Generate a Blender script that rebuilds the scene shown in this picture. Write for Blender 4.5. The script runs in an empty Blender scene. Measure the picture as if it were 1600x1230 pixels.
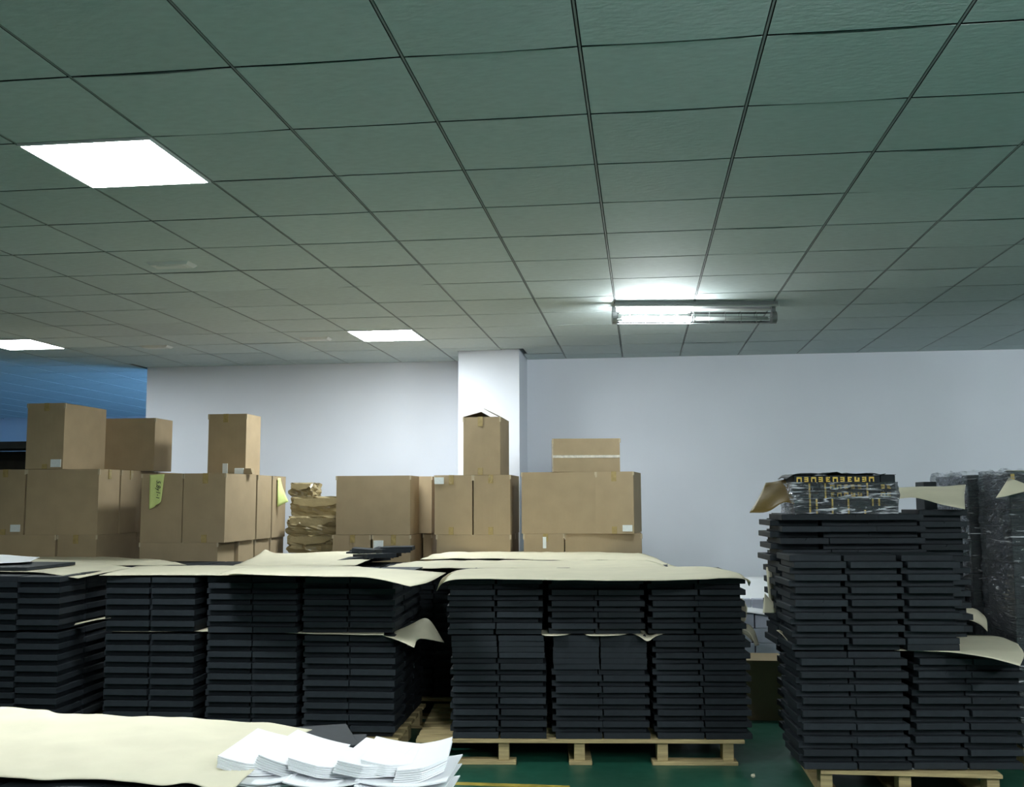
import bpy, bmesh, math, random
import numpy as np
from mathutils import Matrix, Vector, noise

random.seed(7)
S = bpy.context.scene
COL = S.collection

# ------------------------------------------------------------------ camera
CAM = Vector((0, 0, 1.5))
FPX, PITCH, YAW, ROLL = 1583.48, .103312, -.1265785, .00390658
_r = Vector((math.cos(YAW), -math.sin(YAW), 0)); _f = Vector((math.sin(YAW), math.cos(YAW), 0))
FW = math.cos(PITCH) * _f + Vector((0, 0, math.sin(PITCH)))
_u = -math.sin(PITCH) * _f + Vector((0, 0, math.cos(PITCH)))
RT = math.cos(ROLL) * _r - math.sin(ROLL) * _u
UP = math.sin(ROLL) * _r + math.cos(ROLL) * _u
cd = bpy.data.cameras.new('camera'); cam = bpy.data.objects.new('camera', cd); COL.objects.link(cam)
cam.matrix_world = Matrix(((RT.x, UP.x, -FW.x, CAM.x), (RT.y, UP.y, -FW.y, CAM.y), (RT.z, UP.z, -FW.z, CAM.z), (0, 0, 0, 1)))
cd.sensor_width = 36; cd.lens = FPX / 1600 * 36; cd.clip_end = 100
S.camera = cam

def ray(px, py): return FW + RT * ((px - 800) / FPX) - UP * ((py - 615) / FPX)
def onz(px, py, z):
    d = ray(px, py); return CAM + d * ((z - CAM.z) / d.z)
def onY(px, py, Y):
    d = ray(px, py); return CAM + d * (Y / d.y)

# ------------------------------------------------------------------ world, exposure
w = bpy.data.worlds.new('world'); S.world = w; w.use_nodes = True
w.node_tree.nodes['Background'].inputs[0].default_value = (.35, .5, .8, 1)
w.node_tree.nodes['Background'].inputs[1].default_value = .5
S.view_settings.view_transform = 'Standard'; S.view_settings.look = 'None'
S.view_settings.exposure = 0.32; S.view_settings.gamma = 1; S.view_settings.use_curve_mapping = False
S.cycles.use_denoising = True
S.cycles.max_bounces = 8; S.cycles.diffuse_bounces = 5; S.cycles.transparent_max_bounces = 16
S.cycles.sample_clamp_indirect = 6
PANEL_L = {(-1, 1): 76.0, (-1, 9): 58.0, (-7, 9): 44.0, (5, -7): 150.0, (9, -3): 140.0}      # radiance of each ceiling panel; the last two are added, unseen fill
TUBE_L = 250.0       # radiance of the fluorescent tubes
WINDOW_L = 14.0       # daylight on the frosted window of the far hall
PANEL_C = (.91, .985, 1.0)

# ------------------------------------------------------------------ materials
def mat(name, base, rough=.7, var=.0, vscale=6, spec=.3, bump=0, bscale=40, rnd=0, stretch=None, metal=0, coat=0, detail=4):
    m = bpy.data.materials.new(name); m.use_nodes = True
    nt = m.node_tree; N = nt.nodes; L = nt.links; b = N['Principled BSDF']
    b.inputs['Roughness'].default_value = rough; b.inputs['Specular IOR Level'].default_value = spec
    b.inputs['Metallic'].default_value = metal; b.inputs['Coat Weight'].default_value = coat
    b.inputs['Base Color'].default_value = (*base, 1)
    tc = N.new('ShaderNodeTexCoord'); src = tc.outputs['Object']
    if stretch:
        mp = N.new('ShaderNodeMapping'); mp.inputs['Scale'].default_value = stretch; L.new(src, mp.inputs[0]); src = mp.outputs[0]
    fac = None
    if var:
        n = N.new('ShaderNodeTexNoise'); n.inputs['Scale'].default_value = vscale; n.inputs['Detail'].default_value = detail
        L.new(src, n.inputs['Vector'])
        mr = N.new('ShaderNodeMapRange'); mr.inputs[1].default_value = .25; mr.inputs[2].default_value = .75
        mr.inputs[3].default_value = 1 - var; mr.inputs[4].default_value = 1 + var; L.new(n.outputs[0], mr.inputs[0]); fac = mr.outputs[0]
    if rnd:
        oi = N.new('ShaderNodeObjectInfo'); mr2 = N.new('ShaderNodeMapRange'); mr2.inputs[3].default_value = 1 - rnd; mr2.inputs[4].default_value = 1 + rnd
        L.new(oi.outputs['Random'], mr2.inputs[0])
        if fac:
            mu = N.new('ShaderNodeMath'); mu.operation = 'MULTIPLY'; L.new(fac, mu.inputs[0]); L.new(mr2.outputs[0], mu.inputs[1]); fac = mu.outputs[0]
        else: fac = mr2.outputs[0]
    if fac:
        mx = N.new('ShaderNodeVectorMath'); mx.operation = 'SCALE'; mx.inputs[0].default_value = base; L.new(fac, mx.inputs['Scale'])
        L.new(mx.outputs[0], b.inputs['Base Color'])
    if bump:
        n2 = N.new('ShaderNodeTexNoise'); n2.inputs['Scale'].default_value = bscale; n2.inputs['Detail'].default_value = 3; L.new(src, n2.inputs['Vector'])
        bp = N.new('ShaderNodeBump'); bp.inputs['Strength'].default_value = bump; bp.inputs['Distance'].default_value = .01
        L.new(n2.outputs[0], bp.inputs['Height']); L.new(bp.outputs[0], b.inputs['Normal'])
    return m

def emit(name, color, strength):
    m = bpy.data.materials.new(name); m.use_nodes = True; nt = m.node_tree; nt.nodes.clear()
    e = nt.nodes.new('ShaderNodeEmission'); o = nt.nodes.new('ShaderNodeOutputMaterial')
    e.inputs[0].default_value = (*color, 1); e.inputs[1].default_value = strength; nt.links.new(e.outputs[0], o.inputs[0]); return m

def floor_mat():
    m = mat('green_epoxy', (.012, .085, .055), .38, .25, 1.5, spec=.5)
    nt = m.node_tree; N = nt.nodes; L = nt.links; b = N['Principled BSDF']
    tc = N.new('ShaderNodeTexCoord'); n = N.new('ShaderNodeTexNoise'); n.inputs['Scale'].default_value = 9; n.inputs['Detail'].default_value = 8
    L.new(tc.outputs['Object'], n.inputs['Vector'])
    v = N.new('ShaderNodeTexVoronoi'); v.feature = 'DISTANCE_TO_EDGE'; v.inputs['Scale'].default_value = 3.3
    ad = N.new('ShaderNodeVectorMath'); ad.operation = 'ADD'; L.new(tc.outputs['Object'], ad.inputs[0]); L.new(n.outputs['Color'], ad.inputs[1]); L.new(ad.outputs[0], v.inputs['Vector'])
    r = N.new('ShaderNodeMapRange'); r.inputs[1].default_value = 0; r.inputs[2].default_value = .012; r.inputs[3].default_value = .35; r.inputs[4].default_value = 0; L.new(v.outputs['Distance'], r.inputs[0])
    mx = N.new('ShaderNodeMix'); mx.data_type = 'RGBA'; L.new(r.outputs[0], mx.inputs[0])
    old = b.inputs['Base Color'].links[0].from_socket; L.new(old, mx.inputs[6]); mx.inputs[7].default_value = (.06, .16, .12, 1); L.new(mx.outputs[2], b.inputs['Base Color'])
    rr = N.new('ShaderNodeMapRange'); rr.inputs[3].default_value = .3; rr.inputs[4].default_value = .55; L.new(n.outputs[0], rr.inputs[0]); L.new(rr.outputs[0], b.inputs['Roughness'])
    return m

def film_mat(lo=.56, hi=.70, sc=2.2, gmin=.07):
    m = bpy.data.materials.new('stretch_film'); m.use_nodes = True; nt = m.node_tree; N = nt.nodes; L = nt.links; N.clear()
    o = N.new('ShaderNodeOutputMaterial'); t = N.new('ShaderNodeBsdfTransparent'); g = N.new('ShaderNodeBsdfGlossy'); mx = N.new('ShaderNodeMixShader')
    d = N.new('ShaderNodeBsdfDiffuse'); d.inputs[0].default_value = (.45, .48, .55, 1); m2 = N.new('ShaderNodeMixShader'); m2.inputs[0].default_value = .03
    g.inputs['Roughness'].default_value = .14; g.inputs['Color'].default_value = (.9, .93, 1, 1)
    tc = N.new('ShaderNodeTexCoord'); mp = N.new('ShaderNodeMapping'); mp.inputs['Scale'].default_value = (4, 4, 20); mp.inputs['Rotation'].default_value = (.25, .2, 0)
    n = N.new('ShaderNodeTexNoise'); n.inputs['Scale'].default_value = 1.6; n.inputs['Detail'].default_value = 5; n.inputs['Distortion'].default_value = 1.2
    bp = N.new('ShaderNodeBump'); bp.inputs['Strength'].default_value = 1; bp.inputs['Distance'].default_value = .06
    L.new(tc.outputs['Object'], mp.inputs[0]); L.new(mp.outputs[0], n.inputs['Vector']); L.new(n.outputs[0], bp.inputs['Height']); L.new(bp.outputs[0], g.inputs['Normal'])
    lw = N.new('ShaderNodeLayerWeight'); lw.inputs[0].default_value = .35; L.new(bp.outputs[0], lw.inputs['Normal'])
    r = N.new('ShaderNodeMapRange'); r.inputs[3].default_value = gmin; r.inputs[4].default_value = .9; L.new(lw.outputs['Fresnel'], r.inputs[0])
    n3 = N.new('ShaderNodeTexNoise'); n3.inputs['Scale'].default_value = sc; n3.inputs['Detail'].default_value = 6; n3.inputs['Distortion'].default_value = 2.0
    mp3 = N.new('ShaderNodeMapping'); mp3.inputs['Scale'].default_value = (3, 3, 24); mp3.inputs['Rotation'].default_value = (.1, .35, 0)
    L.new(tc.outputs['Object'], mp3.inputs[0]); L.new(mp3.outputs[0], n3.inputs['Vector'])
    r3 = N.new('ShaderNodeMapRange'); r3.inputs[1].default_value = lo; r3.inputs[2].default_value = hi; r3.inputs[3].default_value = .03; r3.inputs[4].default_value = .75  # pale crease streaks, painted in to stand for lamp glints
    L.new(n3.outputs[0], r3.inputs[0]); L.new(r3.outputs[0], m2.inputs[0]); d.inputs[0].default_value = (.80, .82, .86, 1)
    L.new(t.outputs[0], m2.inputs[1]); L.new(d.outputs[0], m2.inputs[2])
    L.new(r.outputs[0], mx.inputs[0]); L.new(m2.outputs[0], mx.inputs[1]); L.new(g.outputs[0], mx.inputs[2]); L.new(mx.outputs[0], o.inputs[0]); return m

def carton_mat():
    m = mat('cardboard', (.36, .275, .172), .75, .07, 7, spec=.15, rnd=.06)
    nt = m.node_tree; N = nt.nodes; L = nt.links; b = N['Principled BSDF']
    tc = N.new('ShaderNodeTexCoord'); wv = N.new('ShaderNodeTexWave'); wv.bands_direction = 'DIAGONAL'; wv.inputs['Scale'].default_value = 55
    mp = N.new('ShaderNodeMapping'); mp.inputs['Scale'].default_value = (1, 1, .02); L.new(tc.outputs['Object'], mp.inputs[0]); L.new(mp.outputs[0], wv.inputs['Vector'])
    bp = N.new('ShaderNodeBump'); bp.inputs['Strength'].default_value = .12; bp.inputs['Distance'].default_value = .003
    L.new(wv.outputs[0], bp.inputs['Height']); L.new(bp.outputs[0], b.inputs['Normal']); return m

def glass_mat():
    m = bpy.data.materials.new('clear_sleeve'); m.use_nodes = True; nt = m.node_tree; N = nt.nodes; N.clear()
    o = N.new('ShaderNodeOutputMaterial'); t = N.new('ShaderNodeBsdfTransparent'); g = N.new('ShaderNodeBsdfGlossy'); mx = N.new('ShaderNodeMixShader')
    g.inputs['Roughness'].default_value = .08; lw = N.new('ShaderNodeLayerWeight'); lw.inputs[0].default_value = .25
    t.inputs[0].default_value = (.93, .95, .95, 1)
    nt.links.new(lw.outputs['Fresnel'], mx.inputs[0]); nt.links.new(t.outputs[0], mx.inputs[1]); nt.links.new(g.outputs[0], mx.inputs[2]); nt.links.new(mx.outputs[0], o.inputs[0]); return m

M = dict(
    wall=mat('white_wall_paint', (.79, .815, .885), .8, .03, 1.2, bump=.05, bscale=60),
    farwall=mat('far_wall_paint', (.70, .73, .76), .8, .03, 1),
    tile=mat('ceiling_board', (.53, .60, .595), .75, .07, 16, bump=.25, bscale=22, rnd=.045, stretch=(1, 2.2, 1)),
    bar=mat('grid_bar_paint', (.26, .28, .28), .5),
    plenum=mat('plenum_dark', (.03, .03, .03), .9),
    floor=floor_mat(), line=mat('yellow_floor_paint', (.42, .33, .06), .5, .45, 14, detail=8),
    carton=carton_mat(), cartonin=mat('carton_inside', (.20, .15, .085), .9),
    tape=mat('packing_tape', (.36, .27, .11), .22, .2, 30, spec=.6, bump=.4, bscale=50),
    cleartape=mat('clear_tape', (.62, .58, .50), .2, .25, 40, spec=.6, bump=.4, bscale=60),
    wear=mat('worn_corner', (.47, .39, .27), .7, .15, 40),
    label=mat('white_sticker', (.72, .76, .76), .6, .06, 60), ink=mat('pen_ink', (.03, .03, .04), .7),
    yellow=mat('yellow_note_paper', (.68, .78, .30), .7, .05, 20),
    kraft=mat('kraft_paper', (.66, .61, .46), .7, .06, 5, spec=.2, bump=.12, bscale=16),
    backlitkraft=mat('brown_backlit_kraft', (.14, .092, .025), .55, .1, 6, bump=.15),  # brown tone, made darker to hold the backlit sheet's shade
    wrap=mat('glossy_kraft_wrap', (.28, .225, .12), .28, .15, 9, spec=.6, bump=.5, bscale=16),
    white=mat('white_card', (.86, .87, .90), .55, .02, 10),
    black=mat('black_box_board', (.018, .0225, .0275), .65, .16, 30, spec=.22, rnd=.22),
    wood=mat('pallet_wood', (.42, .33, .17), .75, .3, 5, spec=.15, stretch=(1.2, 14, 14), bump=.2, bscale=30),
    gold=mat('gold_print', (.85, .58, .10), .35, .1, 40, spec=.6),
    film=film_mat(.52, .64, 1.7, .06), fewglintfilm=film_mat(.60, .72, 1.0, .03), glass=glass_mat(),  # painted glint streaks: many on the bundle film, few on the tall stacks
    metal=mat('grey_metal', (.30, .31, .31), .45, .1, 20, metal=.6),
    plastic=mat('white_plastic', (.66, .68, .66), .5), pale=mat('pale_box_board', (.50, .52, .62), .7, .06, 20, rnd=.05),
    rack=mat('dark_brown_rack', (.045, .038, .026), .7, .2, 10),
    tube=emit('tube_glow', (.92, .98, 1), TUBE_L), tube2=emit('upper_tube_glow', (.92, .98, 1), TUBE_L * .14), tube3=emit('bright_tube_glow', (.92, .98, 1), TUBE_L * 1.4), day=emit('daylight_pane', (.23, .47, .88), WINDOW_L),
)

# ------------------------------------------------------------------ mesh helpers
class MB:
    def __init__(s): s.v = []; s.f = []
    def add(s, vs, fs, mw=None):
        o = len(s.v); s.v += [tuple(mw @ Vector(p)) if mw else tuple(p) for p in vs]; s.f += [tuple(i + o for i in f) for f in fs]; return s
    def box(s, x0, x1, y0, y1, z0, z1, mw=None, c=0):
        if c <= 0:
            return s.add([(x0, y0, z0), (x1, y0, z0), (x1, y1, z0), (x0, y1, z0), (x0, y0, z1), (x1, y0, z1), (x1, y1, z1), (x0, y1, z1)],
                         [(0, 3, 2, 1), (4, 5, 6, 7), (0, 1, 5, 4), (1, 2, 6, 5), (2, 3, 7, 6), (3, 0, 4, 7)], mw)
        prof = [(x0 + c, y0), (x1 - c, y0), (x1, y0 + c), (x1, y1 - c), (x1 - c, y1), (x0 + c, y1), (x0, y1 - c), (x0, y0 + c)]
        cx, cy = (x0 + x1) / 2, (y0 + y1) / 2
        ins = [(cx + (x - cx) * (1 - 2 * c / (x1 - x0)), cy + (y - cy) * (1 - 2 * c / (y1 - y0))) for x, y in prof]
        vs = [(x, y, z0) for x, y in ins] + [(x, y, z0 + c) for x, y in prof] + [(x, y, z1 - c) for x, y in prof] + [(x, y, z1) for x, y in ins]
        fs = [tuple(range(7, -1, -1)), tuple(range(24, 32))]
        for k in range(3):
            for i in range(8): j = (i + 1) % 8; fs.append((k * 8 + i, k * 8 + j, k * 8 + 8 + j, k * 8 + 8 + i))
        return s.add(vs, fs, mw)
    def prism(s, poly, y0, y1, mw=None):          # polygon in XZ (ccw seen from -Y), extruded along Y
        n = len(poly); vs = [(x, y0, z) for x, z in poly] + [(x, y1, z) for x, z in poly]
        fs = [tuple(range(n)), tuple(range(2 * n - 1, n - 1, -1))] + [(i, n + i, n + (i + 1) % n, (i + 1) % n) for i in range(n)]
        return s.add(vs, fs, mw)
    def tube(s, p0, p1, r, n=12, cap=True):
        p0 = Vector(p0); p1 = Vector(p1); d = (p1 - p0).normalized(); a = d.orthogonal().normalized(); b = d.cross(a)
        vs = [p + (a * math.cos(t) + b * math.sin(t)) * r for p in (p0, p1) for t in [2 * math.pi * i / n for i in range(n)]]
        fs = [(i, (i + 1) % n, n + (i + 1) % n, n + i) for i in range(n)]
        if cap: fs += [tuple(range(n - 1, -1, -1)), tuple(range(n, 2 * n))]
        return s.add(vs, fs)
    def grid(s, P):                               # P[i][j] points
        n, m = len(P), len(P[0])
        return s.add([p for row in P for p in row], [(i * m + j, i * m + j + 1, (i + 1) * m + j + 1, (i + 1) * m + j) for i in range(n - 1) for j in range(m - 1)])
    def mesh(s, name, m, smooth=False):
        me = bpy.data.meshes.new(name); me.from_pydata([tuple(p) for p in s.v], [], s.f); me.materials.append(m)
        if smooth: me.polygons.foreach_set('use_smooth', [True] * len(me.polygons))
        me.update(); return me
    def build(s, name, m, parent=None, smooth=False, loc=None, rz=0):
        o = bpy.data.objects.new(name, s.mesh(name, m, smooth)); COL.objects.link(o)
        if parent: o.parent = parent
        if loc is not None: o.location = loc
        if rz: o.rotation_euler = (0, 0, rz)
        return o

def tag(o, label=None, cat=None, group=None, kind=None):
    if label: o['label'] = label
    if cat: o['category'] = cat
    if group: o['group'] = group
    if kind: o['kind'] = kind
    return o
def empty(name, loc, rz=0, label=None, cat=None, group=None):
    o = bpy.data.objects.new(name, None); COL.objects.link(o); o.location = loc; o.rotation_euler = (0, 0, rz); o.empty_display_size = .1
    return tag(o, label, cat, group)
def inst(name, me, parent=None, loc=(0, 0, 0), rot=(0, 0, 0)):
    o = bpy.data.objects.new(name, me); COL.objects.link(o)
    if parent: o.parent = parent
    o.location = loc; o.rotation_euler = rot; return o
def nz(x, y, z=0): return noise.noise(Vector((x, y, z)))
ORD = ['top', 'second', 'third', 'fourth', 'fifth', 'sixth', 'seventh', 'eighth', 'ninth', 'tenth', 'eleventh', 'twelfth', 'thirteenth', 'fourteenth',
       'fifteenth', 'sixteenth', 'seventeenth', 'eighteenth', 'nineteenth', 'twentieth', 'twenty-first', 'twenty-second', 'twenty-third']

# ------------------------------------------------------------------ room shell
CZ = 2.987; TS = .6; GX, GY = -1.980, 3.221; WY = 10.75; WX0 = -5.52
def cellx(c): return GX + c * TS
def celly(r): return GY + r * TS
tag(MB().box(-14, 8, -8, 17.2, -.1, 0).build('floor', M['floor']), kind='structure')
tag(MB().box(WX0, 8, WY, WY + .18, 0, CZ + .15).build('wall_back', M['wall']), kind='structure')
tag(MB().box(8, 8.15, -8, WY + .2, 0, CZ + .15).build('wall_right', M['wall']), kind='structure')
tag(MB().box(-14.15, -14, -8, 17.2, 0, CZ + .15).build('wall_left', M['wall']), kind='structure')
tag(MB().box(-14, 8, -8.15, -8, 0, CZ + .15).build('wall_front', M['wall']), kind='structure')
tag(MB().box(-14, -2.8, 17.2, 17.35, 0, CZ + .15).build('wall_far', M['farwall']), kind='structure')
# far hall side wall with its window (daylight)
wb = MB(); wb.box(-3, -2.85, WY + .18, 12, 0, CZ + .15).box(-3, -2.85, 16.4, 17.2, 0, CZ + .15).box(-3, -2.85, 12, 16.4, 0, .8).box(-3, -2.85, 12, 16.4, 2.5, CZ + .15)
tag(wb.build('wall_side', M['farwall']), kind='structure')
wn = tag(empty('window_1', (-2.93, 14.2, .8)), kind='structure')
wf = MB()
for y in (-2.2, -.75, .7, 2.14): wf.box(-.04, .04, y, y + .06, 0, 1.7)
wf.box(-.04, .04, -2.2, 2.2, 0, .06).box(-.04, .04, -2.2, 2.2, 1.64, 1.7)
wf.build('window_frame', M['plastic'], wn)
for y in (-2.14, -.69, .76): MB().box(-.01, .01, y, y + 1.38, .06, 1.64).build('pane', M['day'], wn)
# the structural column on the back wall
tag(MB().box(-1.823, -1.203, 10.03, WY, 0, CZ + .1).build('column', M['wall']), kind='structure')

# ceiling: slab, tiles, grid bars
cl = tag(MB().box(-14, 8, -8, 17.2, CZ + .12, CZ + .25).build('ceiling', M['plenum']), kind='structure')
PANELS = list(PANEL_L)
TUBES = [(.41, 7.77, 'v'), (1.0, 1.55, 'o')]
def tile_mesh(k):
    n = 4; hx, hy = (TS - .016) / 2, (TS - .015) / 2; sag = [.0005, .0015, .0035, .0025][k]
    b = MB(); P = []
    for j in range(n + 1):
        row = []
        for i in range(n + 1):
            u, v = i / n, j / n; e = sag * (1 if k != 3 else u) * 4 * u * (1 - u) * (1.2 - .9 * 4 * v * (1 - v))
            row.append((-hx + 2 * hx * u, hy - 2 * hy * v, -e))
        P.append(row)
    b.grid(P)
    b.add([(-hx, -hy, 0), (hx, -hy, 0), (hx, hy, 0), (-hx, hy, 0), (-hx, -hy, .002), (hx, -hy, .002), (hx, hy, .002), (-hx, hy, .002)],
          [(0, 1, 5, 4), (1, 2, 6, 5), (2, 3, 7, 6), (3, 0, 4, 7), (4, 5, 6, 7)])
    return b.mesh('ceiling_tile', M['tile'])
TM = [tile_mesh(k) for k in range(4)]
rest = MB(); count = 0
def inframe(x, y):
    d = Vector((x, y, CZ)) - CAM; wv = d.dot(FW)
    if wv < .3: return False
    return -330 < FPX * d.dot(RT) / wv < 2000 - 0 and False or (abs(FPX * d.dot(RT) / wv) < 900 and 0 < 615 + 0 - FPX * d.dot(UP) / wv + 130 < 780)
for r in range(-18, 23):
    for c in range(-20, 17):
        x, y = cellx(c) + TS / 2, celly(r) + TS / 2
        if (c, r) in PANELS or x < -14 or x > 8: continue
        if r == 12 and x > WX0: 
            if x - .3 < 8 and x + .3 > WX0 and not (c in (0, 1)):      # cut row along the wall
                x0 = max(cellx(c) + .007, WX0 - .0); rest.box(x0, cellx(c + 1) - .007, celly(12) + .003, WY, CZ, CZ + .012)
            continue
        if r > 12 and x > -3: continue
        if r == 11 and c in (0, 1):                                     # tiles cut around the column
            x0, x1 = cellx(c) + .007, cellx(c + 1) - .007
            if c == 0: rest.box(x0, x1, celly(11) + .003, 10.0, CZ, CZ + .004).box(x0, -1.83, 10.0, celly(12) - .003, CZ, CZ + .004).box(x0, -1.83, celly(12) + .005, WY, CZ, CZ + .004)
            else: rest.box(x0, x1, celly(11) + .003, 9.93, CZ, CZ + .012).box(-1.15, x1, 9.93, 10.30, CZ, CZ + .012).box(-1.19, x1, 10.36, celly(13), CZ, CZ + .012)
            continue
        if inframe(x, y) and count < 300 and y < 10.9:
            count += 1
            inst('ceiling_tile', TM[random.choice([0, 0, 1, 1, 2, 3])], cl, (x, y, CZ + random.uniform(0, .001)), (random.uniform(-.0008, .0008), random.uniform(-.001, .001), random.choice([0, math.pi])))
        else:
            rest.box(x - .292, x + .292, y - .2925, y + .2925, CZ, CZ + .002)
tag(rest.build('ceiling_tiling', M['tile'], cl), kind='stuff')
for c in range(-20, 17):
    x = cellx(c)
    y1 = 17.2 if x < -3 else WY
    if -1.9 < x < -1.2: y1 = 10.0
    MB().box(x - .0035, x + .0035, -8, min(y1, WY if x > WX0 else 17.2), CZ + .0015, CZ + .03).build('grid_bar', M['bar'], cl)
# yellow floor line
tag(MB().box(-4, -.40, 5.44, 5.49, 0, .002).build('trim_1', M['line']), kind='structure')

# ------------------------------------------------------------------ lamps
PL = {(-1, 1): 'large glowing ceiling panel, nearest the camera at upper left', (-1, 9): 'glowing ceiling panel over the middle, left of the white column',
      (-7, 9): 'glowing ceiling panel cut by the left frame edge, before the blue hall'}
for c, r in PANELS:
    t = empty('ceiling_light', (cellx(c) + .3, celly(r) + .3, CZ), 0, PL.get((c, r), 'added square ceiling panel out of view, fill for the stack fronts'), 'ceiling light', 'square ceiling light panels')
    MB().box(-.287, .287, -.287, .287, -.004, 0).build('diffuser', emit('panel_glow', PANEL_C, PANEL_L[c, r]), t)
    f = MB(); a, b = .296, .286
    for q in ((-a, a, -a, -b), (-a, a, b, a), (-a, -b, -b, b), (b, a, -b, b)): f.box(*q, -.008, .03)
    f.box(-a, a, -a, a, .03, .036)
    f.build('frame', M['plastic'], t)
def tube_lamp(x, y, label, glow='tube'):
    t = empty('fluorescent_lamp', (x, y, CZ), math.radians(7.5), label, 'lamp', 'guarded tube lamps')
    MB().box(-.60, .64, -.06, .06, -.035, 0).build('mounting_channel', M['metal'], t)
    for sg in (-1, 1):
        MB().add([(-.60, sg * .045, -.018), (.64, sg * .045, -.018), (.64, sg * .095, -.046), (-.60, sg * .095, -.046), (-.60, sg * .045, -.014), (.64, sg * .045, -.014), (.64, sg * .098, -.043), (-.60, sg * .098, -.043)],
                 [(0, 1, 2, 3), (7, 6, 5, 4), (0, 4, 5, 1), (1, 5, 6, 2), (2, 6, 7, 3), (3, 7, 4, 0)]).build('reflector', M['plastic'], t)
    for x0 in (-.62, .60):
        e = MB(); e.tube((x0, 0, -.115), (x0 + .035, 0, -.115), .048, 20); e.box(x0, x0 + .03, -.02, .02, -.08, -.03); e.build('end_cap', M['metal'], t, loc=(0, 0, 0))
    MB().tube((-.585, 0, -.115), (.60, 0, -.115), .040, 24, False).build('clear_sleeve', M['glass'], t, True)
    MB().tube((-.54, -.012, -.128), (-.02, -.012, -.128), .019, 14).build('tube', M[glow], t, True)
    MB().tube((-.56, 0, -.054), (-.02, 0, -.054), .015, 14).build('tube', M['tube2'], t, True)
    MB().tube((.02, -.012, -.125), (.57, -.012, -.125), .013, 12).build('tube', M['plastic'], t, True)
    for i in range(9):
        xx = -.48 + i * .12; g = MB(); n = 14
        pts = [(xx, .046 * math.cos(a), -.115 + .046 * math.sin(a)) for a in [2 * math.pi * k / n for k in range(n)]]
        for k in range(n): g.tube(pts[k], pts[(k + 1) % n], .0022, 5, False)
        g.build('guard_ring', M['metal'], t)
    for yy, zz in ((-.046, -.115), (.046, -.115), (0, -.161)): MB().tube((-.6, yy, zz), (.61, yy, zz), .002, 5).build('guard_wire', M['metal'], t)
tube_lamp(.41, 7.77, 'guarded fluorescent tube lamp on ceiling, lit on its left half')
tube_lamp(1.0, 1.55, 'guarded fluorescent tube lamp above the frame', 'tube3')
tube_lamp(4.7, 7.9, 'guarded fluorescent tube lamp right of the frame', 'tube3')
for x, y, lb in ((-2.93, 5.98, 'small white ceiling box below the large panel light, nearest of three'), (-4.66, 9.25, 'small white ceiling box right of the frame-edge panel light'),
                 (-2.98, 9.0, 'small white ceiling box just left of the middle panel light')):
    t = empty('ceiling_box', (x, y, CZ), 0, lb, 'emergency light', 'small white ceiling boxes')
    MB().add([(-.14, -.07, 0), (.14, -.07, 0), (.14, .07, 0), (-.14, .07, 0), (-.12, -.055, -.018), (.12, -.055, -.018), (.12, .055, -.018), (-.12, .055, -.018)],
             [(0, 1, 2, 3), (7, 6, 5, 4), (0, 4, 5, 1), (1, 5, 6, 2), (2, 6, 7, 3), (3, 7, 4, 0)]).build('housing', M['plastic'], t)
    MB().box(-.085, .085, -.035, .035, -.021, -.017).build('grille', M['plastic'], t)

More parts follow.
